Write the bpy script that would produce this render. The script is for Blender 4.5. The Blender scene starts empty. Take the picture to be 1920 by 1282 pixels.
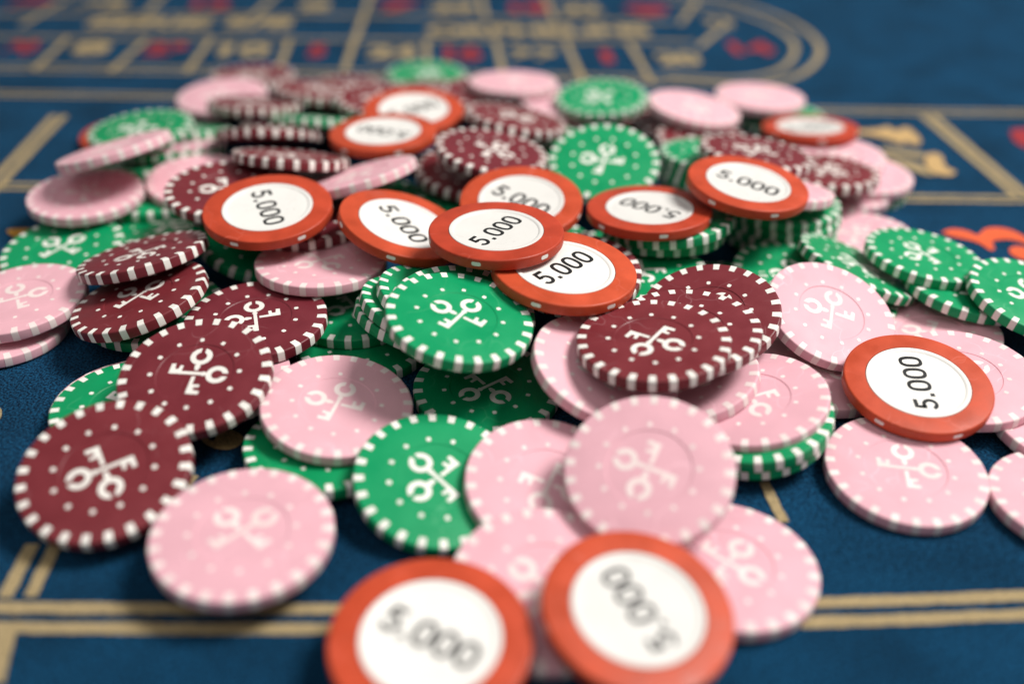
import bpy, bmesh, math, random
from mathutils import Vector, Matrix
SC = bpy.context.scene
COL = SC.collection
# ---------------------------------------------------------------- camera
CAM_H, PITCH, ROLL = 0.163, 33.0, 1.5
cd = bpy.data.cameras.new('camera')
cam = bpy.data.objects.new('camera', cd); COL.objects.link(cam)
cd.sensor_width = 36.0; cd.lens = 35.006; cd.clip_start = 0.005; cd.clip_end = 20
cam.matrix_world = Matrix.Translation((0, 0, CAM_H)) @ Matrix.Rotation(math.radians(90 - PITCH), 4, 'X') @ Matrix.Rotation(math.radians(ROLL), 4, 'Z')
cd.dof.use_dof = True; cd.dof.focus_distance = 0.276; cd.dof.aperture_fstop = 3.9; cd.dof.aperture_blades = 0
SC.camera = cam
# ---------------------------------------------------------------- world and lamps (an indoor gaming table)
w = bpy.data.worlds.new('World'); SC.world = w; w.use_nodes = True
bg = w.node_tree.nodes['Background']; bg.inputs[0].default_value = (1.0, 0.97, 0.94, 1); bg.inputs[1].default_value = 0.19
def area(name, loc, target, size, power, col, sy=None):
    l = bpy.data.lights.new(name, 'AREA'); l.energy = power; l.color = col; l.shape = 'RECTANGLE'; l.size = size; l.size_y = sy or size
    o = bpy.data.objects.new(name, l); COL.objects.link(o); o.location = loc
    o.rotation_euler = (Vector(target) - Vector(loc)).to_track_quat('-Z', 'Y').to_euler(); return o
area('ceiling_lamp', (0.85, 0.42, 1.30), (0.0, 0.3, 0), 0.50, 33, (1.0, 0.965, 0.92))
area('fill_light', (-0.3, -0.5, 1.6), (0.0, 0.3, 0), 1.4, 7, (1.0, 0.97, 0.95))  # unseen fill added from the camera side to lift shaded fronts
SC.view_settings.view_transform = 'Standard'; SC.view_settings.look = 'None'
SC.view_settings.exposure = 0.06; SC.view_settings.gamma = 1.0

# ---------------------------------------------------------------- materials
def nt(name):
    m = bpy.data.materials.new(name); m.use_nodes = True
    t = m.node_tree; return m, t, t.nodes, t.links, t.nodes['Principled BSDF']
def plastic(name, col, rough=0.36, var=0.10, scratch=0.5):
    m, t, n, L, b = nt(name)
    tc = n.new('ShaderNodeTexCoord'); oi = n.new('ShaderNodeObjectInfo')
    add = n.new('ShaderNodeVectorMath'); add.operation = 'ADD'
    mul = n.new('ShaderNodeVectorMath'); mul.operation = 'SCALE'; mul.inputs['Scale'].default_value = 3.0
    cmb = n.new('ShaderNodeCombineXYZ')
    for k in range(3): L.new(oi.outputs['Random'], cmb.inputs[k])
    L.new(cmb.outputs[0], mul.inputs[0]); L.new(tc.outputs['Object'], add.inputs[0]); L.new(mul.outputs[0], add.inputs[1])
    n1 = n.new('ShaderNodeTexNoise'); n1.inputs['Scale'].default_value = 130; n1.inputs['Detail'].default_value = 6; L.new(add.outputs[0], n1.inputs['Vector'])
    n2 = n.new('ShaderNodeTexNoise'); n2.inputs['Scale'].default_value = 5200; n2.inputs['Detail'].default_value = 2; L.new(add.outputs[0], n2.inputs['Vector'])
    hs = n.new('ShaderNodeHueSaturation'); hs.inputs['Color'].default_value = (*col, 1)
    mr = n.new('ShaderNodeMapRange'); mr.inputs[1].default_value = .3; mr.inputs[2].default_value = .7; mr.inputs[3].default_value = 1 - var; mr.inputs[4].default_value = 1 + var
    mx = n.new('ShaderNodeMath'); mx.operation = 'MULTIPLY_ADD'; mx.inputs[1].default_value = .35
    L.new(n2.outputs[0], mx.inputs[0]); 
    m2 = n.new('ShaderNodeMath'); m2.operation = 'MULTIPLY'; m2.inputs[1].default_value = .65; L.new(n1.outputs[0], m2.inputs[0]); L.new(m2.outputs[0], mx.inputs[2])
    rv = n.new('ShaderNodeMapRange'); rv.inputs[3].default_value = .92; rv.inputs[4].default_value = 1.07; L.new(oi.outputs['Random'], rv.inputs[0])
    vm = n.new('ShaderNodeMath'); vm.operation = 'MULTIPLY'; L.new(mx.outputs[0], mr.inputs[0]); L.new(mr.outputs[0], vm.inputs[0]); L.new(rv.outputs[0], vm.inputs[1]); L.new(vm.outputs[0], hs.inputs['Value'])
    rh = n.new('ShaderNodeMapRange'); rh.inputs[3].default_value = .4975; rh.inputs[4].default_value = .5025; L.new(oi.outputs['Random'], rh.inputs[0]); L.new(rh.outputs[0], hs.inputs['Hue'])
    # fine hairline scratches: thin bands of a stretched, warped wave
    w1 = n.new('ShaderNodeTexVoronoi'); w1.feature = 'DISTANCE_TO_EDGE'; w1.inputs['Scale'].default_value = 95
    nw = n.new('ShaderNodeTexNoise'); nw.inputs['Scale'].default_value = 60; L.new(add.outputs[0], nw.inputs['Vector'])
    wa = n.new('ShaderNodeVectorMath'); wa.operation = 'MULTIPLY_ADD'; wa.inputs[1].default_value = (.02, .02, .02)
    L.new(nw.outputs['Color'], wa.inputs[0]); L.new(add.outputs[0], wa.inputs[2]); L.new(wa.outputs[0], w1.inputs['Vector'])
    sm = n.new('ShaderNodeMapRange'); sm.inputs[1].default_value = 0.0; sm.inputs[2].default_value = 0.018; sm.inputs[3].default_value = 1; sm.inputs[4].default_value = 0; L.new(w1.outputs[0], sm.inputs[0])
    nm = n.new('ShaderNodeTexNoise'); nm.inputs['Scale'].default_value = 90; L.new(add.outputs[0], nm.inputs['Vector'])
    mm = n.new('ShaderNodeMapRange'); mm.inputs[1].default_value = .50; mm.inputs[2].default_value = .62; L.new(nm.outputs[0], mm.inputs[0])
    sc = n.new('ShaderNodeMath'); sc.operation = 'MULTIPLY'; L.new(sm.outputs[0], sc.inputs[0]); L.new(mm.outputs[0], sc.inputs[1])
    s2 = n.new('ShaderNodeMath'); s2.operation = 'MULTIPLY'; s2.inputs[1].default_value = scratch; L.new(sc.outputs[0], s2.inputs[0])
    mixc = n.new('ShaderNodeMix'); mixc.data_type = 'RGBA'; L.new(s2.outputs[0], mixc.inputs[0]); L.new(hs.outputs[0], mixc.inputs[6])
    lc = tuple(min(1, c * 1.3 + .12) for c in col); mixc.inputs[7].default_value = (*lc, 1)
    L.new(mixc.outputs[2], b.inputs['Base Color'])
    rr = n.new('ShaderNodeMapRange'); rr.inputs[1].default_value = .3; rr.inputs[2].default_value = .7; rr.inputs[3].default_value = rough - .10; rr.inputs[4].default_value = rough + .14; L.new(n1.outputs[0], rr.inputs[0]); L.new(rr.outputs[0], b.inputs['Roughness'])
    bp = n.new('ShaderNodeBump'); bp.inputs['Strength'].default_value = .10; bp.inputs['Distance'].default_value = .0002; L.new(n2.outputs[0], bp.inputs['Height'])
    b2 = n.new('ShaderNodeBump'); b2.inputs['Strength'].default_value = .25; b2.inputs['Distance'].default_value = .00008; b2.invert = True
    L.new(sc.outputs[0], b2.inputs['Height']); L.new(bp.outputs[0], b2.inputs['Normal']); L.new(b2.outputs[0], b.inputs['Normal'])
    b.inputs['Specular IOR Level'].default_value = .30
    return m
M = dict(
    pink=plastic('pink_plastic', (0.735, 0.405, 0.465), .46, .06, .45),
    green=plastic('green_plastic', (0.000, 0.265, 0.095), .43, .10, .4),
    maroon=plastic('maroon_plastic', (0.155, 0.020, 0.028), .42, .16, .5),
    orange=plastic('orange_plastic', (0.46, 0.056, 0.021), .43, .24, .3),
    ivory=plastic('ivory_inlay_plastic', (0.78, 0.67, 0.65), .46, .05, .1),
    white=plastic('white_inlay_plastic', (0.80, 0.78, 0.73), .40, .05, .1),
    label=plastic('white_label_plastic', (0.74, 0.73, 0.70), .30, .03, .05),
    ink=plastic('black_ink', (0.012, 0.013, 0.014), .45, .1, 0))
def felt():
    m, t, n, L, b = nt('blue_felt')
    tc = n.new('ShaderNodeTexCoord')
    f1 = n.new('ShaderNodeTexNoise'); f1.inputs['Scale'].default_value = 1500; f1.inputs['Detail'].default_value = 3; L.new(tc.outputs['Object'], f1.inputs['Vector'])
    f2 = n.new('ShaderNodeTexNoise'); f2.inputs['Scale'].default_value = 40; f2.inputs['Detail'].default_value = 5; L.new(tc.outputs['Object'], f2.inputs['Vector'])
    cr = n.new('ShaderNodeValToRGB'); e = cr.color_ramp.elements
    e[0].position = .40; e[0].color = (.0004, .008, .024, 1); e[1].position = .62; e[1].color = (.0060, .064, .142, 1)
    L.new(f1.outputs[0], cr.inputs[0])
    mr = n.new('ShaderNodeMapRange'); mr.inputs[1].default_value = .3; mr.inputs[2].default_value = .7; mr.inputs[3].default_value = .72; mr.inputs[4].default_value = 1.25; L.new(f2.outputs[0], mr.inputs[0])
    hs = n.new('ShaderNodeHueSaturation'); L.new(cr.outputs[0], hs.inputs['Color']); L.new(mr.outputs[0], hs.inputs['Value']); L.new(hs.outputs[0], b.inputs['Base Color'])
    b.inputs['Roughness'].default_value = .95; b.inputs['Specular IOR Level'].default_value = .06
    b.inputs['Sheen Weight'].default_value = .07; b.inputs['Sheen Roughness'].default_value = .5; b.inputs['Sheen Tint'].default_value = (.35, .55, .75, 1)
    bp = n.new('ShaderNodeBump'); bp.inputs['Strength'].default_value = .9; bp.inputs['Distance'].default_value = .0006; L.new(f1.outputs[0], bp.inputs['Height']); L.new(bp.outputs[0], b.inputs['Normal'])
    return m
def printed(name, col, amt=.55):
    m, t, n, L, b = nt(name)
    tc = n.new('ShaderNodeTexCoord')
    f1 = n.new('ShaderNodeTexNoise'); f1.inputs['Scale'].default_value = 1500; f1.inputs['Detail'].default_value = 3; L.new(tc.outputs['Object'], f1.inputs['Vector'])
    cr = n.new('ShaderNodeValToRGB'); e = cr.color_ramp.elements
    e[0].position = .28; e[0].color = (*[c * amt for c in col], 1); e[1].position = .62; e[1].color = (*col, 1)
    L.new(f1.outputs[0], cr.inputs[0]); L.new(cr.outputs[0], b.inputs['Base Color'])
    b.inputs['Roughness'].default_value = .9; b.inputs['Specular IOR Level'].default_value = .15
    bp = n.new('ShaderNodeBump'); bp.inputs['Strength'].default_value = .7; bp.inputs['Distance'].default_value = .0005; L.new(f1.outputs[0], bp.inputs['Height']); L.new(bp.outputs[0], b.inputs['Normal'])
    return m
M['felt'] = felt()
M['cream_print'] = printed('cream_print', (.39, .30, .16))
M['gold_print'] = printed('gold_print', (.54, .36, .16))
M['red_print'] = printed('red_print', (.33, .035, .042))
M['coral_print'] = printed('coral_print', (.80, .13, .05))
M['orange_print'] = printed('amber_print', (.60, .30, .05))

# ---------------------------------------------------------------- mesh helpers
def mesh_from(bm, name, mat, smooth=True, recalc=True):
    if recalc: bmesh.ops.recalc_face_normals(bm, faces=bm.faces)
    me = bpy.data.meshes.new(name); bm.to_mesh(me); bm.free(); me.materials.append(mat)
    if smooth:
        for p in me.polygons: p.use_smooth = True
        me.set_sharp_from_angle(angle=math.radians(32))
    return me
def lathe(profile, seg=96, a0=0.0, a1=None):
    bm = bmesh.new(); full = a1 is None
    cnt = seg if full else seg + 1; rows = []
    for r, z in profile:
        if r < 1e-9: rows.append([bm.verts.new((0, 0, z))] * cnt); continue
        row = []
        for k in range(cnt):
            a = (2 * math.pi * k / seg) if full else a0 + (a1 - a0) * k / seg
            row.append(bm.verts.new((r * math.cos(a), r * math.sin(a), z)))
        rows.append(row)
    for A, B in zip(rows, rows[1:]):
        for k in range(seg):
            l = (k + 1) % cnt
            q = []
            for v in (A[k], A[l], B[l], B[k]):
                if v not in q: q.append(v)
            if len(q) > 2: bm.faces.new(q)
    return bm
def add_poly(bm, pts, z0, z1):
    """a flat shape with a low wall: top at z1, skirt down to z0"""
    t = [bm.verts.new((x, y, z1)) for x, y in pts]; f = bm.faces.new(t)
    lo = [bm.verts.new((x, y, z0)) for x, y in pts]
    for k in range(len(t)):
        l = (k + 1) % len(t); bm.faces.new((t[k], lo[k], lo[l], t[l]))
def add_ring(bm, outer, inner, z0, z1):
    n_ = len(outer)
    for lo_, rev in ((outer, 1), (inner, 0)):
        pass
    O = [bm.verts.new((x, y, z1)) for x, y in outer]; I = [bm.verts.new((x, y, z1)) for x, y in inner]
    OL = [bm.verts.new((x, y, z0)) for x, y in outer]; IL = [bm.verts.new((x, y, z0)) for x, y in inner]
    for k in range(n_):
        l = (k + 1) % n_
        bm.faces.new((O[k], O[l], I[l], I[k])); bm.faces.new((O[k], OL[k], OL[l], O[l])); bm.faces.new((I[k], I[l], IL[l], IL[k]))
def rounded(pts, rad, seg=3):
    """round the corners of a closed 2D outline"""
    out = []; n_ = len(pts)
    for i in range(n_):
        p = Vector(pts[i]); a = Vector(pts[i - 1]) - p; b = Vector(pts[(i + 1) % n_]) - p
        r = min(rad, a.length * .45, b.length * .45)
        pa = p + a.normalized() * r; pb = p + b.normalized() * r
        for k in range(seg + 1):
            s = k / seg; q = pa * (1 - s) ** 2 + p * 2 * s * (1 - s) + pb * s ** 2
            out.append((q.x, q.y))
    return out

# ---------------------------------------------------------------- chip geometry (20 mm radius, 3.3 mm thick)
R, T, BV = 0.020, 0.0033, 0.00055
def edge_profile(off=0.0, r_in=0.0, steps=4):
    """outer section from the bottom face round the rim to the top face"""
    p = [(r_in, -off)]
    for k in range(steps + 1):
        a = -math.pi / 2 + (math.pi / 2) * k / steps
        p.append((R - BV + (BV + off) * math.cos(a), BV + (BV + off) * math.sin(a)))
    for k in range(steps + 1):
        a = (math.pi / 2) * k / steps
        p.append((R - BV + (BV + off) * math.cos(a), T - BV + (BV + off) * math.sin(a)))
    return p
REC = 0.00020
body_prof = edge_profile() + [(0.512 * R, T), (0.500 * R, T - REC), (0, T - REC)]
me_body = {c: mesh_from(lathe(body_prof), c + '_body', M[c]) for c in ('pink', 'green', 'maroon')}
plaque_prof = edge_profile() + [(0.708 * R, T), (0.700 * R, T - .0008), (0, T - .0008)]
me_body['orange'] = mesh_from(lathe(plaque_prof), 'orange_body', M['orange'])
lab = [(0.699 * R, T - .0006)]
lab += [(0.699 * R, T - .00005), (0.693 * R, T + .00008), (0.660 * R, T + .00008), (0.640 * R, T + .00002), (0.622 * R, T - .00028), (0.612 * R, T - .00030), (0, T - .00030)]
me_label = mesh_from(lathe(lab), 'label_disc', M['label'])
HA = 0.048
sp = edge_profile(0.00004, 0.872 * R); sp.append((0.872 * R, T + .00004))
sp = [(0.872 * R, 0.0003)] + sp + [(0.868 * R, T - .0003)]
def spot_mesh(ha, nseg=2):
    bm = lathe(sp, nseg, -ha, ha); return bm
me_spot = mesh_from(spot_mesh(HA), 'edge_spot', M['white'])
def dot_outline(cx, cy, s, rot):
    pts = [(-s, -s * .92), (s, -s * .92), (s, s * .92), (-s, s * .92)]
    c, q = math.cos(rot), math.sin(rot)
    return rounded([(cx + x * c - y * q, cy + x * q + y * c) for x, y in pts], s * .6, 2)
bm = bmesh.new(); add_poly(bm, dot_outline(0.585 * R, 0, 0.0305 * R, 0), T - .0003, T + .00004); me_dot = mesh_from(bm, 'dot', M['white'], False)
# crossed keys: key along +x with its bow at +x, bit at -x
def key_polys(broken):
    db, ro, ri = .296, .146, .074      # bow centre, outer and inner radius
    hs = .0245; cl = .037               # half shaft, half collar
    sl = .028                          # half slit
    outer = []; n_ = 22
    a0 = math.asin(sl / ro); a1 = math.pi - math.asin(hs / ro)
    for k in range(n_ + 1):
        a = a0 + (a1 - a0) * k / n_; outer.append((db + ro * math.cos(a), ro * math.sin(a)))
    inner = []
    b0 = math.asin(min(.95, sl / ri))
    for k in range(25):
        a = -b0 - (2 * math.pi - 2 * b0) * k / 24; inner.append((db + ri * math.cos(a), ri * math.sin(a)))
    inner = inner                       # runs from the lower slit lip round to the upper one
    x_n = db - ro                       # neck
    def bit(side):
        # outline of shaft end + bit, from the +side edge at the right end to the -side edge
        s = side
        return [(-.190, hs * s), (-.185, .118 * s), (-.228, .124 * s), (-.238, .055 * s), (-.285, .055 * s), (-.296, .148 * s), (-.350, .140 * s), (-.350, -hs * s)]
    lower = [(x, -y) for x, y in reversed(outer)]
    if not broken:
        sh = [(x_n - .02, hs), (x_n - .02, cl), (x_n - .05, cl), (x_n - .05, hs)] + bit(1) + [(x_n - .05, -hs), (x_n - .05, -cl), (x_n - .02, -cl), (x_n - .02, -hs)]
        return [outer + sh + lower + inner]
    stem = [(x_n - .005, hs), (x_n - .015, cl), (x_n - .04, cl), (.052, hs * .8), (.052, -hs * .8), (x_n - .04, -cl), (x_n - .015, -cl), (x_n - .005, -hs)]
    b = [(-.05, hs * .9)] + bit(-1)[::-1][::1]
    # bit(-1) runs from y=-hs; reversed it starts at y=+hs at the far end
    b = [(-.055, hs)] + [p for p in reversed(bit(-1))] + [(-.055, -hs)]
    return [outer + stem + lower + inner, b]
def key_mesh(broken, rot, name):
    bm = bmesh.new(); c, s = math.cos(rot), math.sin(rot)
    for poly in key_polys(broken):
        add_poly(bm, [((x * c - y * s) * R, (x * s + y * c) * R) for x, y in poly], T - REC - .0002, T - REC + .00004)
    return mesh_from(bm, name, M['white'], False)
me_keyA = key_mesh(False, 0, 'key'); me_keyB = key_mesh(True, math.pi / 2, 'key')
# printed value 5.000
def glyphs():
    H = .325 * R; ST = .172 * H; out = []
    zb, zt = T - .00034, T - .00028
    adv = .243 * R
    def zero(bm, cx):
        O, I = [], []
        a, b = .27 * H + ST * .42, .5 * H
        for k in range(40):
            t = 2 * math.pi * k / 40; c, s = math.cos(t), math.sin(t); e = 2 / 2.5
            px = math.copysign(abs(c) ** e, c); py = math.copysign(abs(s) ** e, s)
            O.append((cx + a * px, b * py)); I.append((cx + (a - ST) * px, (b - ST * .85) * py))
        add_ring(bm, O, I, zb, zt)
    def five(bm, cx):
        # centre line of the lower bowl, then the flag as an outline
        x0 = cx - .29 * H; pts_o, pts_i = [], []
        bx, by, rx, ry = cx - .02 * H, -.165 * H, .325 * H, .335 * H
        for k in range(21):
            t = math.radians(128 - (128 + 158) * k / 20)
            pts_o.append((bx + rx * math.cos(t), by + ry * math.sin(t)))
            pts_i.append((bx + (rx - ST) * math.cos(t), by + (ry - ST * .9) * math.sin(t)))
        flag = [(x0 + .015 * H, .02 * H), (x0 + .085 * H, .5 * H), (cx + .27 * H, .5 * H), (cx + .27 * H, .5 * H - ST), (x0 + .085 * H + ST * .8, .5 * H - ST), (x0 + .05 * H + ST * .85, .135 * H)]
        # flag runs into the bowl
        poly = flag + pts_o + pts_i[::-1] + [(x0 + .015 * H + ST * .85, -.005 * H)]
        add_poly(bm, poly, zb, zt)
    xs = [-2.0 * adv + .10 * R, -1.15 * adv + .0 * R + .06 * R, 0, 0, 0]
    c5 = -.432 * R
    bm = bmesh.new(); five(bm, c5); out.append(mesh_from(bm, 'numeral', M['ink'], False))
    bm = bmesh.new(); d = .030 * R; px, py = c5 + .178 * R, -.5 * H + d
    add_poly(bm, [(px - d, py - d), (px + d, py - d), (px + d, py + d), (px - d, py + d)], zb, zt); out.append(mesh_from(bm, 'numeral', M['ink'], False))
    for k in range(3):
        bm = bmesh.new(); zero(bm, c5 + .362 * R + adv * k); out.append(mesh_from(bm, 'numeral', M['ink'], False))
    return out
me_glyph = glyphs()
def recolour(me, mat):
    c = me.copy(); c.materials.clear(); c.materials.append(mat); return c
# side marks of the orange plaques: small rounded window on the rim wall
def mark_mesh():
    bm = bmesh.new(); rows = []
    nu, nv = 9, 5; hw, hh = .068, .00058
    for j in range(nv):
        row = []
        for i in range(nu):
            u = -1 + 2 * i / (nu - 1); v = -1 + 2 * j / (nv - 1)
            lim = 1.0 if abs(u) < .75 else 1.0 - .5 * ((abs(u) - .75) / .25) ** 2
            a = u * hw; z = T / 2 + .0001 + v * hh * lim
            row.append(bm.verts.new(((R + .00004) * math.cos(a), (R + .00004) * math.sin(a), z)))
        rows.append(row)
    for A, B in zip(rows, rows[1:]):
        for k in range(nu - 1): bm.faces.new((A[k], A[k + 1], B[k + 1], B[k]))
    return mesh_from(bm, 'side_mark', M['white'], recalc=False)
me_mark = mark_mesh()

def link(name, data, parent, mat=None):
    o = bpy.data.objects.new(name, data); COL.objects.link(o)
    if parent is not None: o.parent = parent
    if mat is not None: o.matrix_local = mat
    return o
# joined pattern meshes for the small blurred chips at the back
def joined(me_list):
    bm = bmesh.new()
    for me, mat in me_list:
        t = bmesh.new(); t.from_mesh(me); bmesh.ops.transform(t, matrix=mat, verts=t.verts)
        tmp = bpy.data.meshes.new('tmp'); t.to_mesh(tmp); t.free(); bm.from_mesh(tmp); bpy.data.meshes.remove(tmp)
    return bm
RZ = lambda a: Matrix.Rotation(a, 4, 'Z')
me_spots_far = mesh_from(joined([(me_spot, RZ(math.radians(15 * k))) for k in range(24)]), 'edge_spots', M['white'])
me_dots_far = mesh_from(joined([(me_dot, RZ(math.radians(30 * k))) for k in range(12)]), 'dot_ring', M['white'], False)

PAT = {}
for c_ in ('pink', 'green', 'maroon'):
    f_ = (lambda me: recolour(me, M['ivory'])) if c_ == 'pink' else (lambda me: me)
    PAT[c_] = [f_(me) for me in (me_spot, me_dot, me_keyA, me_keyB, me_spots_far, me_dots_far)]
GROUP = {'pink': 'pink chips with crossed keys in the pile', 'green': 'green chips with crossed keys in the pile',
         'maroon': 'maroon chips with crossed keys in the pile', 'orange': 'orange value chips with white centres in the pile'}
def proto(colour, far):
    root = bpy.data.objects.new(colour + '_chip', None); COL.objects.link(root)
    root.empty_display_size = .01; root['category'] = 'casino chip'; root['group'] = GROUP[colour]
    link('body', me_body[colour], root)
    if colour == 'orange':
        ld = link('label_disc', me_label, root)
        for me in me_glyph: link('numeral', me, ld)
        for k in range(6): link('side_mark', me_mark, root, RZ(math.radians(60 * k + 17)))
        return root
    m_spot, m_dot, m_ka, m_kb, m_sf, m_df = PAT[colour]
    if far:
        link('edge_spots', m_sf, root); link('dot_ring', m_df, root)
    else:
        for k in range(24): link('edge_spot', m_spot, root, RZ(math.radians(15 * k)))
        for k in range(12): link('dot', m_dot, root, RZ(math.radians(30 * k)))
    link('key', m_ka, root); link('key', m_kb, root)
    return root
def copy_tree(o, parent=None):
    c = o.copy(); COL.objects.link(c)
    if parent is not None:
        c.parent = parent; c.matrix_parent_inverse = o.matrix_parent_inverse.copy()
    for ch in kids.get(o.name, []): copy_tree(ch, c)
    return c
kids = {}
PROTO = {}; used = set()
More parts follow.
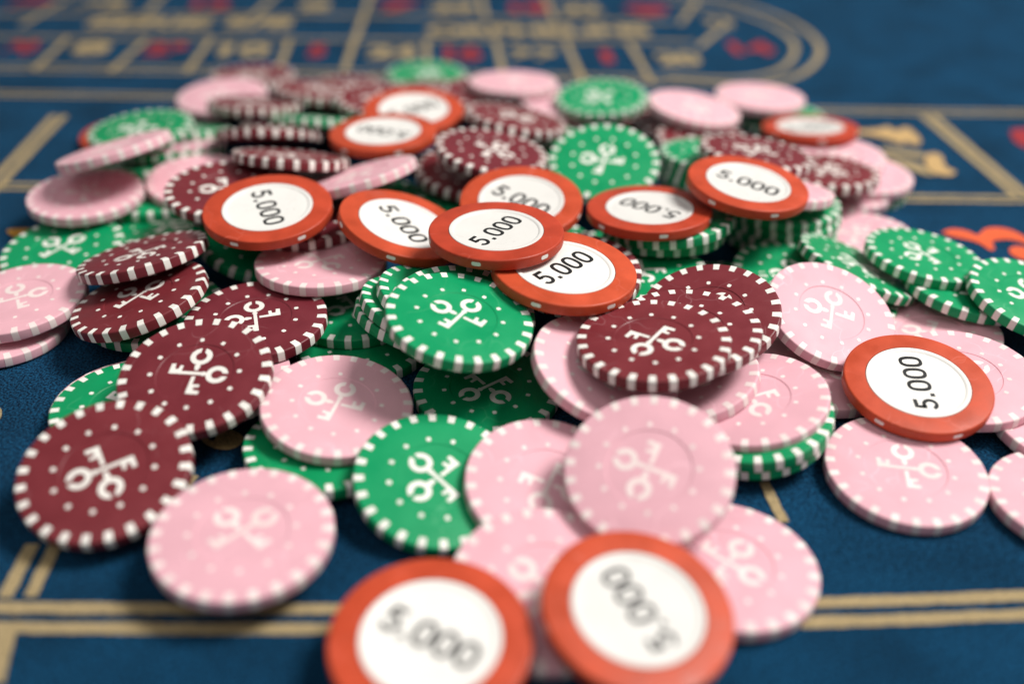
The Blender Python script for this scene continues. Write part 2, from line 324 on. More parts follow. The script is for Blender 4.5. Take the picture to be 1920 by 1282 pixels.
# colour, far, base x, y, z (mm), tilt of the axis (x, y), spin (deg), scale, label
CHIPS = [
('orange', 0, -14.26, 130.52, 6.92, -0.0005, -0.0535, -28.5, 0.995, 'orange 5.000 chip at the very front, cut by the lower picture edge'),
('orange', 0, 25.91, 136.39, 10.33, 0.0872, -0.1166, 120.0, 0.958, 'orange 5.000 chip at the very front leaning over pink chips, value reading upward'),
('pink', 0, -56.99, 156.88, 7.93, 0.0138, -0.0517, 47.4, 0.977, 'lone pink chip lying front left beside the double cream line, before the maroon chip'),
('maroon', 0, -92.65, 175.15, 9.42, 0.0023, -0.3028, -149.6, 0.977, 'leftmost front maroon chip, leaning on another maroon chip above the felt'),
('green', 0, -99.29, 206.90, 3.68, -0.0096, -0.0113, 339.5, 0.963, 'green chip whose left rim shows under the two leftmost front maroon chips'),
('pink', 0, -101.11, 211.70, 0.52, -0.0106, -0.0120, 184.1, 1.000, 'pink chip showing only a thin rim sliver behind the left green chip under maroon chips'),
('maroon', 0, -79.87, 206.48, 14.47, -0.0355, -0.2527, -4.6, 0.965, 'maroon chip overlapping the far rim of the leftmost front maroon chip'),
('maroon', 0, -72.45, 238.39, 11.11, -0.0231, -0.0312, 106.5, 0.996, 'maroon chip half covered by a maroon chip in front and a pink chip above'),
('pink', 0, -44.34, 203.33, 8.09, 0.1065, -0.0934, 78.3, 0.962, 'pink chip in front of the sharp central green chip, shadow over its upper right half'),
('green', 0, -47.00, 194.36, 1.89, 0.0574, 0.0626, 351.4, 0.966, 'green chip lying flat on the felt under two pink chips at front left'),
('green', 0, -17.10, 179.77, 5.01, 0.1427, -0.2058, 139.7, 0.988, 'front green chip tilted toward the viewer, overlapped at right by a pink chip'),
('pink', 0, 9.21, 178.90, 4.84, 0.1209, -0.2077, -109.1, 0.994, 'pink chip on the front green chip, shaded along its right by a bigger pink chip'),
('pink', 0, 31.87, 173.56, 15.50, -0.1538, -0.3958, 150.9, 0.957, 'big full-face pink chip in the front middle, above both front orange chips'),
('pink', 0, 8.15, 148.30, 3.50, 0.0453, -0.1623, 143.2, 1.009, 'pink chip squeezed behind and between the two front orange 5.000 chips'),
('pink', 0, 48.76, 158.28, 0.77, 0.0229, 0.0173, -39.6, 0.998, 'pink chip on the felt right of the front orange chip, touching cream lines'),
('pink', 0, 98.23, 191.26, 1.84, -0.0301, -0.0770, -9.0, 0.974, 'pink chip on open felt at lower right, shaded by the orange chip above it'),
('pink', 0, 135.95, 182.06, 1.15, -0.0359, 0.0340, 29.1, 0.950, 'pink chip cut by the right picture edge beside the pink chip on open felt'),
('orange', 0, 108.35, 218.37, 9.21, -0.0318, -0.1442, 88.1, 0.961, 'orange 5.000 chip at far right whose value runs upward, on pink chips'),
('pink', 0, 124.09, 226.00, 6.49, -0.0712, -0.0896, 29.7, 0.998, 'pink chip sticking out to the right from under the rightmost sharp orange chip'),
('pink', 0, 126.14, 253.50, 2.39, -0.1499, 0.0307, 148.6, 0.982, 'pink chip behind the right orange chip, between it and the green chips'),
('pink', 0, 147.90, 210.22, 1.23, 0.0523, 0.0083, 218.6, 0.994, 'pink chip cut by the right picture edge just below the rightmost orange chip'),
('green', 0, 131.38, 285.30, 12.51, 0.0904, 0.0098, 118.5, 0.924, 'green chip lying at right in front of the coral printed ornament'),
('green', 0, 155.79, 260.75, 12.23, 0.1396, -0.1206, 89.5, 0.961, 'green chip cut by the right picture edge, overlapping the green chip by the coral print'),
('green', 0, 109.41, 282.08, 9.61, 0.3651, 0.1150, -160.2, 1.013, 'green chip steeply tilted, seen nearly edge on behind the leaning pale pink chip'),
('green', 0, 142.32, 273.24, 8.28, 0.0890, 0.0200, 135.5, 1.007, 'green chip lying low under the two right-hand green chips, only its front rim showing'),
('green', 0, 89.72, 279.35, 7.14, 0.0718, -0.0542, 97.0, 0.997, 'green chip between the three maroon chips and the tall right green stack, half under pink'),
('green', 0, 60.52, 276.77, 5.65, -0.1363, 0.2595, 288.7, 0.999, 'green chip with only its back rim visible behind the three overlapping maroon chips'),
('pink', 0, 92.15, 249.65, 11.82, 0.1737, -0.3467, 77.7, 0.969, 'pale pink chip tilted upright to the left of the rightmost sharp orange chip'),
('maroon', 0, 35.96, 212.32, 24.18, -0.0790, 0.0120, -124.7, 0.972, 'front and uppermost of the three overlapping maroon chips at centre right'),
('maroon', 0, 45.82, 222.47, 21.54, -0.0774, 0.0029, 62.8, 0.986, 'middle of the three overlapping maroon chips at centre right'),
('maroon', 0, 54.90, 237.19, 18.07, -0.2154, -0.2317, 313.8, 0.976, 'rearmost and lowest of the three overlapping maroon chips at centre right'),
('pink', 0, 23.82, 212.71, 15.53, 0.2793, -0.1403, 195.8, 0.988, 'pink chip leaning under the left side of the three overlapping maroon chips'),
('pink', 0, 46.90, 219.22, 8.15, -0.2703, 0.0191, 324.8, 0.996, 'pink chip directly under the front right of the three overlapping maroon chips'),
('pink', 0, 62.85, 209.32, 9.07, -0.2128, -0.0085, -167.5, 0.982, 'pink chip lying on top of the small green stack at front right'),
('pink', 0, 87.07, 234.42, 1.02, 0.0279, 0.0302, -18.0, 0.999, 'shaded pink chip wedged under the pale tilted pink chip and the right orange chip'),
('green', 0, 63.07, 205.63, 6.78, -0.1986, -0.0045, 171.8, 0.994, 'upper of two green chips under a pink chip at front right'),
('green', 0, 63.05, 205.68, 3.96, -0.1926, -0.0110, 155.0, 0.972, 'lower of two green chips under a pink chip at front right, on the felt'),
('orange', 0, 13.60, 241.66, 28.19, 0.0756, -0.0321, 50.5, 1.011, 'lowest orange 5.000 chip of the central cluster, maroon rim behind its right side'),
('orange', 0, -5.26, 253.25, 33.04, -0.0062, 0.0175, 58.2, 0.958, 'topmost sharp orange 5.000 chip in the centre of the pile, lying over three others'),
('orange', 0, -35.03, 275.26, 23.60, 0.2868, -0.0223, -50.5, 0.993, 'orange 5.000 chip left of the central one, its value slanting down to the right'),
('orange', 0, 1.80, 294.52, 23.69, -0.0200, -0.1642, -37.7, 0.990, 'orange 5.000 chip behind the central one, its zeros half hidden'),
('orange', 0, -76.53, 279.91, 25.69, -0.0161, -0.1122, -65.5, 0.988, 'leftmost sharp orange 5.000 chip whose value reads downward'),
('maroon', 0, -69.04, 292.35, 15.93, -0.0045, 0.0635, 284.0, 1.008, 'maroon chip directly under the right side of the leftmost sharp orange chip'),
('pink', 0, -58.74, 266.88, 14.38, -0.0024, 0.0833, -139.6, 0.994, 'pink chip between the left orange chip and a maroon chip, showing two key bows'),
('green', 0, -14.02, 218.11, 26.11, 0.1605, -0.0817, 63.7, 0.958, 'sharp full-face green chip in the centre, below the central orange chips'),
('green', 0, -13.96, 226.40, 22.23, 0.1156, -0.1650, 354.3, 0.992, 'green chip just under and behind the sharp central green chip, topmost of its leaning stack'),
('green', 0, -19.41, 242.69, 15.96, 0.3206, 0.0993, 133.1, 1.007, 'second green chip of the stack leaning left under the sharp central green chip'),
('green', 0, -24.24, 242.65, 13.08, 0.3033, 0.1474, 348.8, 1.010, 'third green chip down of the stack leaning left under the sharp central green chip'),
('green', 0, -26.13, 243.48, 9.29, 0.2725, 0.1760, 334.4, 1.008, 'bottom green chip of the stack leaning left under the sharp central green chip'),
('green', 0, -48.35, 258.99, 3.38, -0.0000, 0.0010, -147.4, 0.992, 'green chip below the pink chip with two key bows, striped front rim showing'),
('green', 0, -6.52, 222.49, 0.84, -0.0006, -0.0322, -140.6, 1.011, 'shaded green chip under the front edge of the sharp central green chip'),
('green', 0, -43.77, 245.86, 0.13, 0.0006, 0.0003, 64.0, 1.003, 'dark green chip with a bit of rim behind the half-shaded pink chip'),
('pink', 0, -78.54, 216.07, 7.05, -0.0006, -0.0106, 219.2, 0.979, 'pink chip with a bit of rim between two maroon chips and half-shaded pink chip'),
('maroon', 0, -111.92, 265.32, 16.22, -0.2220, 0.1873, -145.2, 0.976, 'upper of two tilted maroon chips at left, its striped edge facing the viewer'),
('maroon', 0, -107.42, 246.75, 12.33, -0.2498, 0.0026, 53.3, 0.994, 'lower of two tilted maroon chips at left, glossy and resting against a pink chip'),
('pink', 0, -146.82, 252.74, 6.88, -0.0676, -0.0353, 28.4, 0.990, 'upper of two pink chips cut by the left picture edge'),
('pink', 0, -152.55, 247.02, 1.33, 0.0564, -0.0046, 253.8, 1.004, 'lower of two pink chips cut by the left picture edge, on the felt'),
('green', 0, -150.21, 292.86, 2.81, -0.0702, -0.1036, 54.6, 0.986, 'green chip with its keys showing at left edge, between two pink chips'),
('pink', 0, -150.65, 318.72, 10.50, -0.0013, -0.0361, 6.1, 0.970, 'pink chip lying nearly whole at the upper left, above the green chip'),
('green', 0, -120.69, 310.79, 2.64, -0.0384, 0.1241, 339.4, 0.997, 'dark green chip behind the upper tilted maroon chip at left'),
('green', 0, -132.89, 332.20, 4.03, 0.0229, 0.0826, 239.6, 0.999, 'green chip with a strip of edge between upper left pink chip and maroon chip'),
('green', 0, -87.37, 293.36, 7.61, 0.3849, -0.1103, 48.0, 0.982, 'dark green chip under the front left of the leftmost sharp orange chip'),
('maroon', 0, -96.33, 304.04, 20.67, 0.0295, -0.0524, -164.0, 0.990, 'maroon chip partly covered by the leftmost sharp orange chip, one key showing'),
('pink', 0, -115.03, 336.57, 8.96, 0.0491, -0.0636, 179.2, 0.988, 'pink chip showing as a crescent behind the maroon chip under the left orange chip'),
('maroon', 1, -79.20, 325.90, 23.21, 0.0686, 0.3247, 177.7, 1.003, 'maroon chip seen edge on just behind the leftmost sharp orange chip'),
('maroon', 1, -96.74, 366.05, 15.17, -0.0224, 0.4925, 180.1, 1.004, 'lower chip of the pair of edge-on maroon chips left of the blurred orange chips'),
('maroon', 1, -94.40, 393.72, 8.20, 0.0099, 0.3402, 345.1, 1.000, 'upper chip of the pair of edge-on maroon chips left of the blurred orange chips'),
('green', 1, -82.53, 394.33, 11.30, 0.0087, 0.3399, 126.0, 1.000, 'dark green chip hidden behind the edge-on maroon pair, left of the blurred orange chips'),
('maroon', 1, -112.15, 409.10, 12.15, 0.0141, 0.1971, 80.6, 0.995, 'blurred maroon chip lying in front of the blurred pink chip at the upper left'),
('pink', 1, -134.03, 437.33, 5.20, -0.0456, -0.0617, 188.0, 1.007, 'blurred pink chip at the upper left of the heap, half behind a maroon chip'),
('maroon', 1, -129.54, 476.32, 2.20, -0.0122, 0.0664, 230.8, 1.000, 'farthest maroon chip at the upper left, behind the blurred pink chip'),
('maroon', 1, -83.53, 462.08, 1.30, -0.0405, 0.0060, 338.1, 1.000, 'blurred maroon chip at the back left of centre, left of the two blurred orange chips'),
('maroon', 1, -76.12, 433.74, 4.92, 0.0115, -0.0277, 209.5, 1.000, 'blurred maroon chip under another one at the back left of centre'),
('maroon', 1, -57.59, 409.81, 15.21, 0.0660, 0.0052, 96.4, 1.000, 'blurred maroon chip overlapped by the rear orange chip at its left side'),
('green', 1, -46.35, 489.56, 0.38, 0.0023, -0.0092, 334.7, 0.997, 'farthest green chip at the back centre, behind maroon chips'),
('maroon', 1, -40.05, 450.52, 5.43, -0.0047, 0.1040, 177.0, 0.997, 'blurred maroon chip between the far green chip and the rear orange chip'),
('orange', 0, -41.87, 385.18, 20.01, 0.0095, -0.0879, 37.3, 1.007, 'rear blurred orange chip of the overlapping pair at upper centre left'),
('orange', 0, -49.89, 352.50, 22.75, -0.0366, 0.0165, 155.7, 1.000, 'front blurred orange chip of the overlapping pair, its value upside down'),
('maroon', 1, -1.01, 372.10, 22.26, 0.1650, 0.1282, 33.0, 1.009, 'front maroon chip of the slanting stack at upper centre, right of the orange pair'),
('maroon', 1, -0.93, 439.57, 4.33, -0.0306, -0.0034, 243.3, 1.000, 'middle maroon chip of the slanting stack at upper centre'),
('maroon', 1, -2.58, 468.84, 0.48, -0.0016, 0.0141, 171.4, 0.997, 'rear maroon chip of the slanting stack at upper centre'),
('maroon', 1, -9.27, 332.94, 24.59, 0.1344, 0.0130, -29.5, 1.004, 'upper maroon chip behind the central orange chips, keys showing'),
('maroon', 1, -17.99, 342.71, 12.32, 0.1070, -0.0401, 78.1, 1.001, 'maroon chip under another one, just behind the gap between two central orange chips'),
('green', 1, 31.67, 338.44, 19.95, -0.0605, -0.3564, 75.4, 1.002, 'green chip standing tilted toward the viewer behind the central orange chips'),
('orange', 0, 42.73, 289.64, 23.93, -0.0380, 0.0614, 139.8, 0.995, 'orange chip right of centre on green chips, its value upside down'),
('green', 0, 50.77, 292.13, 19.32, -0.1326, 0.1047, 249.3, 1.001, 'green chip directly under the orange chip with upside-down value right of centre'),
('green', 0, 49.01, 296.12, 13.38, -0.0416, 0.1509, 277.4, 1.001, 'second green chip down under the orange chip with upside-down value'),
('green', 0, 29.85, 294.51, 3.65, -0.0979, 0.0512, 68.7, 1.001, 'green chip at the right of the lowest central orange chip, low in the heap'),
('maroon', 0, 18.41, 262.47, 15.90, -0.0147, -0.1241, 165.6, 0.995, 'maroon chip under the lowest central orange chip, striped rim showing on the right'),
('orange', 0, 74.30, 297.52, 30.23, 0.0805, -0.0475, -31.1, 0.974, 'orange 5.000 chip high on the right, resting on the tall green stack'),
('pink', 0, 87.54, 313.00, 21.67, 0.0579, 0.2085, 130.3, 0.999, 'pink chip between the high right orange chip and the green stack'),
('green', 0, 92.71, 318.79, 14.20, -0.0200, 0.0300, 10.0, 1.000, 'top green chip of the stack under the high right orange chip'),
('green', 0, 93.37, 318.29, 10.85, -0.0200, 0.0300, 12.0, 1.000, 'second green chip of the stack under the high right orange chip'),
('green', 0, 92.44, 319.09, 7.51, -0.0200, 0.0300, 9.0, 1.000, 'third green chip of the stack under the high right orange chip'),
('green', 0, 93.41, 318.78, 4.16, -0.0200, 0.0300, 11.0, 1.000, 'bottom green chip of the stack under the high right orange chip'),
('green', 1, 73.30, 350.87, 18.22, 0.0200, 0.1000, 40.0, 1.000, 'top green chip of the stack between tilted green chip and high right orange chip'),
('green', 1, 73.83, 350.14, 14.88, 0.0200, 0.1000, 41.0, 1.000, 'second green chip of the stack between tilted green chip and high right orange chip'),
('green', 1, 72.76, 350.70, 11.55, 0.0200, 0.1000, 38.0, 1.000, 'third green chip of the stack between tilted green chip and high right orange chip'),
('green', 0, 73.60, 350.17, 8.22, 0.0200, 0.1000, 42.0, 1.000, 'bottom green chip of the stack between tilted green chip and high right orange chip'),
('maroon', 1, 85.26, 335.84, 25.51, 0.0932, 0.0997, 61.5, 1.018, 'blurred maroon chip with keys right behind the high right orange chip'),
('maroon', 1, 53.73, 440.18, 0.51, 0.0143, -0.0063, 79.7, 1.006, 'left chip of the blurred maroon row in front of the far pink chips'),
('maroon', 1, 69.39, 419.76, 4.59, 0.0381, 0.0471, 346.5, 0.997, 'right chip of the blurred maroon row in front of the far pink chips'),
('maroon', 1, 116.04, 350.83, 12.80, 0.0073, 0.0867, 318.3, 0.998, 'blurred maroon chip at the right end of the heap among pink chips'),
('pink', 1, 135.11, 366.02, 5.37, -0.0142, 0.0142, 137.6, 0.997, 'blurred pink chip farthest right in the group beside the gold printed ornament'),
('pink', 1, 127.75, 378.86, 7.99, -0.0168, 0.0184, 266.2, 1.000, 'blurred pink chip directly in front of the far right orange chip'),
('pink', 0, 125.37, 358.79, 2.29, -0.0065, 0.0034, 15.1, 0.993, 'lowest blurred pink chip beneath the maroon chip at the right end of the heap'),
('pink', 0, 121.48, 319.13, 1.72, -0.0663, 0.0266, 329.4, 1.000, 'pink chip lying flat between the tall right green stack and the right green chip'),
('green', 0, 134.47, 367.89, -0.41, -0.0009, 0.0034, 193.4, 0.996, 'green chip with a small blurred edge behind the flat pink chip at right'),
('orange', 0, 123.29, 402.63, 10.18, -0.0485, 0.1274, 13.6, 0.988, 'farthest right orange chip, blurred, beside the gold printed ornament'),
('pink', 1, 75.25, 414.50, 13.44, 0.1209, -0.0000, 295.3, 0.995, 'left of the two far blurred pink chips at the upper right'),
('pink', 1, 109.67, 441.86, 9.59, 0.0053, 0.0330, 99.3, 1.003, 'right and farther of the two far blurred pink chips at the upper right'),
('green', 1, 120.36, 439.69, 0.86, -0.0324, -0.0050, 135.4, 1.004, 'blurred green chip on the felt under the two far pink chips'),
('green', 1, 35.83, 416.84, 16.10, -0.0736, -0.0597, 125.3, 0.998, 'far blurred green chip at the back right of centre, tilted'),
('pink', 1, -2.56, 439.37, 14.14, -0.0115, 0.0772, 350.1, 0.999, 'far blurred pink chip at the back centre, farthest pink of the heap'),
('pink', 1, 20.96, 424.61, 10.41, 0.0545, 0.0220, 154.6, 1.000, 'blurred pink chip sloping between the far green chip and the maroon stack'),
('green', 1, -145.84, 366.81, 16.28, -0.0809, 0.0024, 179.9, 0.996, 'blurred green chip at the far left lying on an orange chip'),
('orange', 0, -164.42, 399.97, 0.30, 0.0000, 0.0000, 344.2, 1.000, 'orange chip at the far left, nearly hidden under the blurred green chip'),
('green', 1, -137.80, 387.18, 8.23, -0.0139, 0.2701, 325.2, 1.000, 'dark blurred green chip behind the edge-on pink chips at far left'),
('pink', 1, -141.16, 328.26, 23.80, -0.2730, 0.1737, 142.2, 1.002, 'pink chip seen edge on, sloping up to the right at the far left'),
('pink', 1, -137.02, 372.03, 8.40, -0.0541, 0.2921, 110.6, 1.000, 'pink chip seen edge on and level, right of the sloping edge-on pink chip'),
('green', 1, -136.26, 370.20, 5.79, -0.0534, 0.2923, 290.5, 1.000, 'green chip directly under the level edge-on pink chip at far left'),
('green', 1, -148.70, 357.17, 4.16, -0.0648, 0.2071, 38.7, 0.999, 'green chip with striped edge just behind the upper left pink chip'),
('pink', 1, -52.33, 310.30, 23.84, -0.3004, 0.2204, 141.2, 1.001, 'pink chip seen nearly edge on, sloping up between two orange chips left of centre'),
('green', 0, -45.45, 335.49, 1.14, 0.0334, -0.0337, 315.5, 0.991, 'green chip whose back rim shows behind the orange chip left of the central one'),
('green', 0, -16.65, 326.33, 5.76, 0.0157, -0.0136, 330.4, 1.000, 'green chip in the gap between the three central orange chips'),
('green', 0, 102.07, 273.94, 1.56, -0.0178, 0.0671, 84.1, 0.956, 'green chip with a sliver of rim behind the tilted pale pink chip'),
('green', 0, -106.78, 253.37, 4.36, -0.0230, -0.0031, 28.3, 1.000, 'green chip with a small patch showing between two maroon chips at left'),
('green', 0, 7.71, 294.48, 7.89, 0.0576, -0.0094, 283.6, 1.000, 'green chip under the orange chip behind the central one, low in the heap'),
('green', 1, 7.07, 378.01, 10.85, -0.0050, -0.0147, 223.8, 1.000, 'green chip deep in the gap between the slanting maroon stack and the tilted green chip'),  # filler chip, added so the gap looks dark instead of blue felt
('maroon', 0, -78.84, 333.25, 10.63, 0.0609, 0.0253, 85.5, 1.000, 'maroon chip in the dark gap below the edge-on maroon chip behind the left orange chip'),  # added filler: its maroon stands in for the black shadow in this gap
('green', 0, 40.08, 271.87, 11.33, -0.0470, 0.0431, 182.1, 1.000, 'green chip deep in the gap left of the three overlapping maroon chips'),  # filler chip put in to darken the gap where felt would show
('maroon', 1, -88.49, 428.22, 11.99, 0.0906, 0.1472, 25.7, 1.000, 'blurred maroon chip at the back left between far pink chip and rear orange pair'),
('maroon', 1, -14.77, 438.17, 9.35, 0.0790, -0.0081, 252.0, 1.000, 'blurred maroon chip just right of the rear orange chip, low among the back row'),
('maroon', 1, 25.99, 410.01, 6.91, 0.0375, 0.0182, 189.6, 1.000, 'blurred maroon chip behind the tilted green chip, below the sloping far pink chip'),
('maroon', 1, 77.06, 390.47, 8.13, 0.0535, -0.0292, 253.7, 1.000, 'blurred maroon chip just left of the one behind the high right orange chip'),
]
for colour, far, x, y, z, tx, ty, spin, s, label in CHIPS:
    key = (colour, far)
    if key not in PROTO:
        PROTO[key] = proto(colour, far); st = [PROTO[key]]
        while st:
            q = st.pop(); kids[q.name] = list(q.children); st += q.children
        o = PROTO[key]
    else: o = copy_tree(PROTO[key])
    n_ = Vector((tx, ty, 1)).normalized(); a = Vector((0, 1, 0)).cross(n_).normalized(); b = n_.cross(a)
    rot = Matrix((a, b, n_)).transposed().to_4x4()
    o.matrix_world = Matrix.Translation((x / 1000, y / 1000, z / 1000)) @ rot @ RZ(math.radians(spin)) @ Matrix.Diagonal((s, s, 1, 1))
    o['label'] = label
    if colour != 'orange':
        jr = random.Random(label); dj = math.radians(jr.uniform(-6, 6)); dd = math.radians(jr.uniform(-9, 9))
        for ch in o.children:
            if ch.name.startswith('edge_spot'): ch.rotation_euler.z += dj
            elif ch.name.startswith('dot'): ch.rotation_euler.z += dd

# ---------------------------------------------------------------- the table: felt with printed layout
bm = bmesh.new()
bmesh.ops.create_grid(bm, x_segments=2, y_segments=2, size=1)
bmesh.ops.transform(bm, matrix=Matrix.Translation((0, .75, 0)) @ Matrix.Diagonal((1.6, 1.15, 1, 1)), verts=bm.verts)
table = link('table_top', mesh_from(bm, 'table_top', M['felt'], False), None)
table['kind'] = 'structure'
ZP = .00015
def print_obj(name, bm, mat, label=None):
    o = link(name, mesh_from(bm, name, mat, False), table)
    if label: o['label'] = label
    return o
def flat(bm, pts, z=ZP):
    f = bm.faces.new([bm.verts.new((x / 1000, y / 1000, z)) for x, y in pts]); return f
def ribbon(bm, pts, w, z=ZP):
    L_ = []; Rr = []
    for i, p in enumerate(pts):
        a = Vector(pts[max(0, i - 1)]); b = Vector(pts[min(len(pts) - 1, i + 1)]); d = (b - a).normalized(); q = Vector((-d.y, d.x)) * w / 2
        L_.append(bm.verts.new(((p[0] + q.x) / 1000, (p[1] + q.y) / 1000, z))); Rr.append(bm.verts.new(((p[0] - q.x) / 1000, (p[1] - q.y) / 1000, z)))
    for k in range(len(pts) - 1): bm.faces.new((L_[k], Rr[k], Rr[k + 1], L_[k + 1]))
jit = random.Random(3)
def wavy(bm, pts, w, z):
    """a printed stripe whose edges wander a little, as ink on cloth does"""
    P = []
    for a, b in zip(pts, pts[1:]):
        a = Vector(a); b = Vector(b); k = max(1, int((b - a).length / 1.1))
        P += [a.lerp(b, i / k) for i in range(k)]
    P.append(Vector(pts[-1])); prev = None; e1 = e2 = 0
    for i, p in enumerate(P):
        d = (P[min(len(P) - 1, i + 1)] - P[max(0, i - 1)]).normalized(); q = Vector((-d.y, d.x))
        e1 = .6 * e1 + jit.uniform(-.13, .13); e2 = .6 * e2 + jit.uniform(-.13, .13)
        l = p + q * (w / 2 + e1); r = p - q * (w / 2 + e2)
        v = (bm.verts.new((l.x / 1000, l.y / 1000, z)), bm.verts.new((r.x / 1000, r.y / 1000, z)))
        if prev: bm.faces.new((prev[0], prev[1], v[1], v[0]))
        prev = v
def smooth_path(pts, sub=6):
    out = []
    for i in range(len(pts) - 1):
        p0 = Vector(pts[max(0, i - 1)]); p1 = Vector(pts[i]); p2 = Vector(pts[i + 1]); p3 = Vector(pts[min(len(pts) - 1, i + 2)])
        for k in range(sub):
            t = k / sub
            q = .5 * ((2 * p1) + (p2 - p0) * t + (2 * p0 - 5 * p1 + 4 * p2 - p3) * t * t + (3 * p1 - p0 - 3 * p2 + p3) * t ** 3); out.append((q.x, q.y))
    out.append(tuple(pts[-1])); return out
LINES = [
([(-121.4, 143.1), (-34.4, 145.5), (66.4, 150.7), (134.2, 156.3)], 3.0),
([(-121.2, 137.8), (-34.1, 140.2), (66.6, 145.4), (134.4, 151.0)], 3.0),
([(-318.8, 454.6), (-244.2, 456.0), (-162.0, 458.6), (136.9, 463.0), (242.7, 466.5), (315.7, 469.0)], 1.9),
([(-318.7, 449.3), (-244.1, 450.7), (-161.9, 453.3), (137.0, 457.7), (242.8, 461.2), (315.8, 463.7)], 1.9),
([(-239.4, 353.1), (-198.7, 353.7), (149.7, 364.5), (200.9, 366.2), (261.2, 368.4)], 2.2),
([(-239.3, 348.1), (-198.5, 348.7), (149.9, 359.5), (201.0, 361.2), (261.3, 363.4)], 2.2),
([(-101.6, 162.3), (-100.9, 146.5)], 3.0),
([(-106.9, 162.1), (-106.2, 146.2)], 3.0),
([(-203.6, 427.9), (-197.5, 327.7)], 3.2),
([(-208.2, 427.6), (-202.1, 327.4)], 3.2),
([(-101.9, 137.8), (-98.8, 124.4)], 4.0),
([(196.7, 456.9), (204.1, 365.4)], 3.4),
([(191.7, 456.5), (199.1, 365.0)], 3.4),
([(63.6, 189.7), (65.5, 175.5)], 2.6),
([(-78.1, 187.1), (-81.8, 173.5)], 4.0),
([(-315.0, 495.8), (-261.1, 495.1), (-155.0, 499.7)], 2.2),
([(-314.8, 487.8), (-260.9, 487.1), (-154.8, 491.7)], 2.2),
([(-154.9, 499.7), (75.3, 504.1)], 2.2),
([(-154.8, 491.7), (75.5, 496.1)], 2.2),
([(-341.8, 541.8), (-284.1, 543.0), (-96.4, 554.9), (98.3, 567.3)], 3.0),
([(-365.0, 585.3), (-304.0, 587.8), (-103.9, 603.7), (91.2, 608.4)], 3.0),
([(75.4, 500.1), (115.3, 495.0), (142.9, 509.8), (163.5, 543.2), (170.7, 579.0), (163.8, 617.6), (143.8, 650.4), (113.1, 674.0), (8.0, 682.8), (-201.7, 671.9)], 3.4),
([(76.1, 506.1), (111.6, 504.7), (136.9, 520.7), (152.4, 551.9), (156.2, 583.1), (147.3, 616.0), (128.7, 641.2), (93.8, 658.5)], 3.0),
([(-243.0, 486.7), (-247.5, 546.4)], 3.2),
([(-204.9, 488.2), (-204.6, 545.2)], 3.2),
([(-167.6, 492.9), (-170.2, 553.4)], 3.2),
([(-123.1, 505.2), (-128.0, 557.2)], 3.2),
([(-89.2, 499.4), (-96.5, 668.9)], 3.2),
([(-48.1, 511.5), (-52.2, 558.9)], 3.2),
([(-7.7, 501.8), (-13.3, 557.3)], 3.2),
([(32.5, 496.6), (25.5, 560.8)], 3.2),
([(67.7, 491.2), (61.6, 562.0)], 3.2),
([(99.9, 557.3), (127.5, 614.1)], 3.2),
([(-281.5, 564.2), (-278.9, 636.1)], 3.2),
([(-221.3, 592.3), (-224.0, 641.8)], 3.2),
([(-158.7, 592.6), (-154.9, 649.0)], 3.2),
([(20.5, 603.9), (14.9, 666.6)], 3.2),
([(-21.0, 605.8), (-26.6, 662.3)], 3.2),
([(95.6, 605.3), (115.1, 663.3)], 3.2),
]
for k, (pts, wd) in enumerate(LINES):
    bm = bmesh.new(); wavy(bm, pts if len(pts) < 3 else smooth_path(pts), wd, ZP + .00003 * (k % 7)); print_obj('printed_line', bm, M['cream_print'])
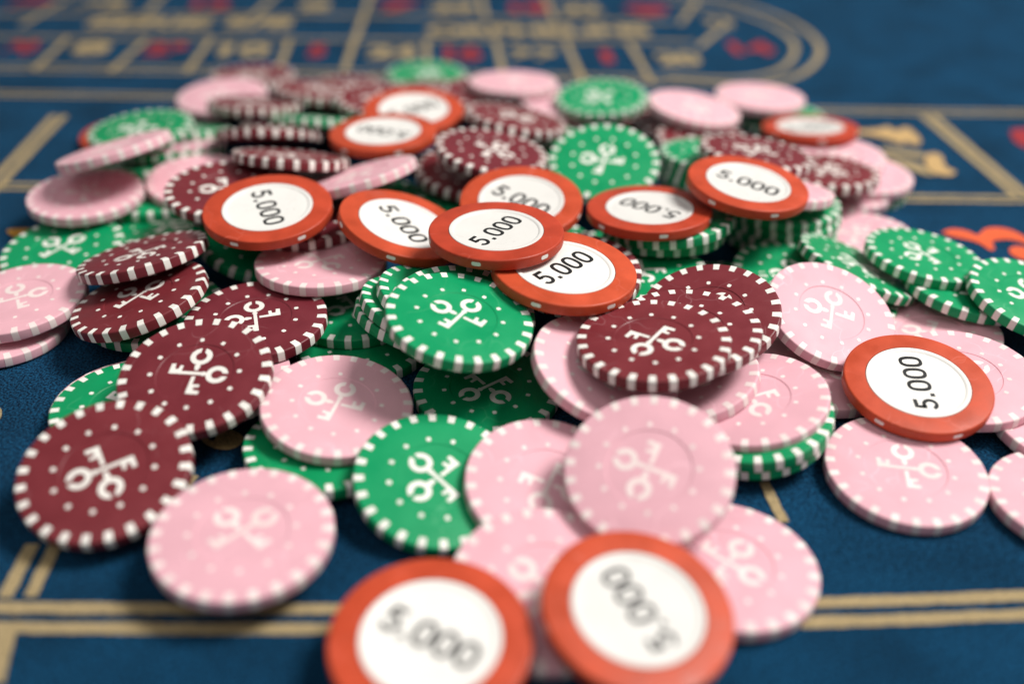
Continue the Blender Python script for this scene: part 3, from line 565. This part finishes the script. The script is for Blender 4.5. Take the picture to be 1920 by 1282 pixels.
SHAPES = [
('printed_ornament', 'gold_print', [(151.6, 434.7), (159.1, 435.3), (165.8, 437.4), (168.1, 439.1), (170.5, 440.1), (171.5, 436.1), (174.0, 436.3), (176.7, 439.2), (179.2, 439.4), (180.1, 434.6), (180.4, 427.3), (178.9, 420.9), (175.6, 418.8), (173.0, 421.7), (169.7, 419.0), (168.1, 421.4), (165.0, 424.7), (158.5, 429.0), (151.6, 430.1)]),
('printed_ornament', 'cream_print', [(159.6, 414.6), (163.5, 414.0), (168.8, 412.2), (173.9, 410.1), (176.2, 408.5), (174.2, 403.9), (169.9, 404.8), (163.9, 407.7), (159.1, 411.1)]),
('printed_ornament', 'gold_print', [(176.9, 407.8), (181.2, 409.6), (183.1, 405.7), (181.0, 397.2), (181.5, 392.2), (183.2, 389.6), (179.9, 385.5), (175.8, 385.7), (173.1, 387.5), (172.3, 392.3), (173.8, 400.3)]),
('printed_ornament', 'cream_print', [(158.0, 407.3), (163.4, 402.5), (168.0, 399.2), (171.2, 395.1), (171.4, 388.8), (173.0, 385.5), (170.1, 385.0), (165.9, 389.1), (161.9, 395.9), (157.8, 402.8)]),
('printed_ornament', 'coral_print', [(157.3, 332.3), (162.3, 335.3), (167.2, 333.9), (170.0, 330.8), (174.2, 335.4), (178.4, 337.3), (183.8, 336.0), (187.6, 329.7), (190.9, 323.6), (188.1, 319.3), (184.8, 325.3), (180.5, 327.7), (175.3, 326.9), (173.0, 324.6), (172.3, 320.5), (170.2, 318.8), (168.6, 323.3), (165.9, 326.3), (160.1, 329.2)]),
('printed_ornament', 'coral_print', [(177.7, 320.8), (181.8, 322.5), (188.6, 318.3), (191.2, 313.5), (185.1, 310.2), (178.7, 312.8), (176.5, 316.6)]),
('printed_ornament', 'red_print', [(225.7, 438.7), (230.2, 441.5), (235.5, 441.1), (233.7, 429.5), (226.5, 419.5), (223.5, 420.9), (223.2, 428.7)]),
('printed_ornament', 'gold_print', [(-80.8, 203.5), (-79.6, 203.1), (-78.4, 201.5), (-76.7, 200.1), (-76.0, 200.4), (-75.8, 202.5), (-74.8, 204.3), (-73.2, 204.8), (-71.0, 204.0), (-69.0, 201.9), (-68.9, 199.0), (-70.8, 197.0), (-73.4, 196.7), (-76.0, 197.5), (-78.7, 199.5)]),
('printed_ornament', 'orange_print', [(-179.5, 314.2), (-178.3, 315.3), (-172.9, 315.9), (-168.9, 314.3), (-170.0, 309.1), (-173.3, 308.6), (-177.3, 311.2)]),
('printed_ornament', 'orange_print', [(-173.3, 291.3), (-171.5, 291.4), (-170.0, 289.2), (-169.3, 286.0), (-170.9, 285.0)]),
('printed_ornament', 'cream_print', [(-139.9, 213.0), (-136.4, 211.7), (-134.9, 209.6), (-134.2, 206.6), (-136.3, 205.2)]),
]
for name, mat, pts in SHAPES:
    bm = bmesh.new(); sp_ = smooth_path(pts + [pts[0]], 5)[:-1]; flat(bm, sp_, ZP + .00025); print_obj(name, bm, M[mat])
# lettering of the race track at the back
TEXTS = [
('30', 'red_print', -264.0, 523.3, 20.0, 5.0, 0.56),
('8', 'cream_print', -227.5, 525.5, 20.0, 5.0, 1.27),
('23', 'red_print', -188.0, 527.1, 20.0, 5.0, 0.78),
('10', 'cream_print', -149.4, 528.6, 20.0, 5.0, 1.10),
('5', 'red_print', -108.5, 531.2, 20.0, 5.0, 0.67),
('24', 'cream_print', -68.5, 531.8, 20.0, 5.0, 0.93),
('16', 'red_print', -32.2, 533.1, 20.0, 4.9, 0.85),
('33', 'cream_print', 8.3, 533.7, 20.0, 4.9, 0.95),
('1', 'red_print', 47.2, 534.2, 20.0, 4.9, 1.07),
('20', 'cream_print', 85.6, 533.7, 20.0, 4.9, 0.82),
('14', 'red_print', 127.2, 556.7, 20.0, 5.0, 1.00),
('3', 'red_print', -295.2, 611.4, 20.0, 5.7, 1.84),
('35', 'cream_print', -252.8, 614.4, 20.0, 5.7, 1.03),
('12', 'red_print', -191.0, 619.4, 20.0, 5.7, 0.94),
('28', 'cream_print', -126.5, 623.3, 20.0, 5.7, 0.64),
('7', 'red_print', -76.0, 625.9, 20.0, 5.7, 1.72),
('29', 'cream_print', -41.6, 626.8, 20.0, 5.7, 0.97),
('18', 'red_print', 2.9, 630.0, 20.0, 5.7, 0.98),
('22', 'cream_print', 37.6, 630.9, 20.0, 5.6, 0.88),
('9', 'red_print', 79.0, 631.2, 20.0, 5.6, 1.87),
('31', 'cream_print', 119.9, 607.6, 20.0, 5.4, 0.60),
('SERIE 5/8', 'cream_print', -189.4, 577.2, 19.0, 5.4, 1.12),
('ORPHELINS', 'cream_print', 10.7, 580.5, 19.0, 5.3, 0.95),
]
for txt, mat, x, y, h, ang, sx in TEXTS:
    cu = bpy.data.curves.new('printed_text', 'FONT'); cu.body = txt; cu.align_x = 'CENTER'; cu.align_y = 'CENTER'; cu.size = h / 1000 / .72
    cu.offset = h / 1000 * .07
    tmp = bpy.data.objects.new('printed_text', cu); COL.objects.link(tmp)
    dg = bpy.context.evaluated_depsgraph_get(); me = bpy.data.meshes.new_from_object(tmp.evaluated_get(dg)); bpy.data.objects.remove(tmp)
    me.materials.clear(); me.materials.append(M[mat]); me.name = 'printed_text'
    o = link('printed_number' if len(txt) < 3 else 'printed_word', me, table)
    o.matrix_local = Matrix.Translation((x / 1000, y / 1000, ZP + .0003)) @ RZ(math.radians(ang)) @ Matrix.Diagonal((sx, 1, 1, 1))
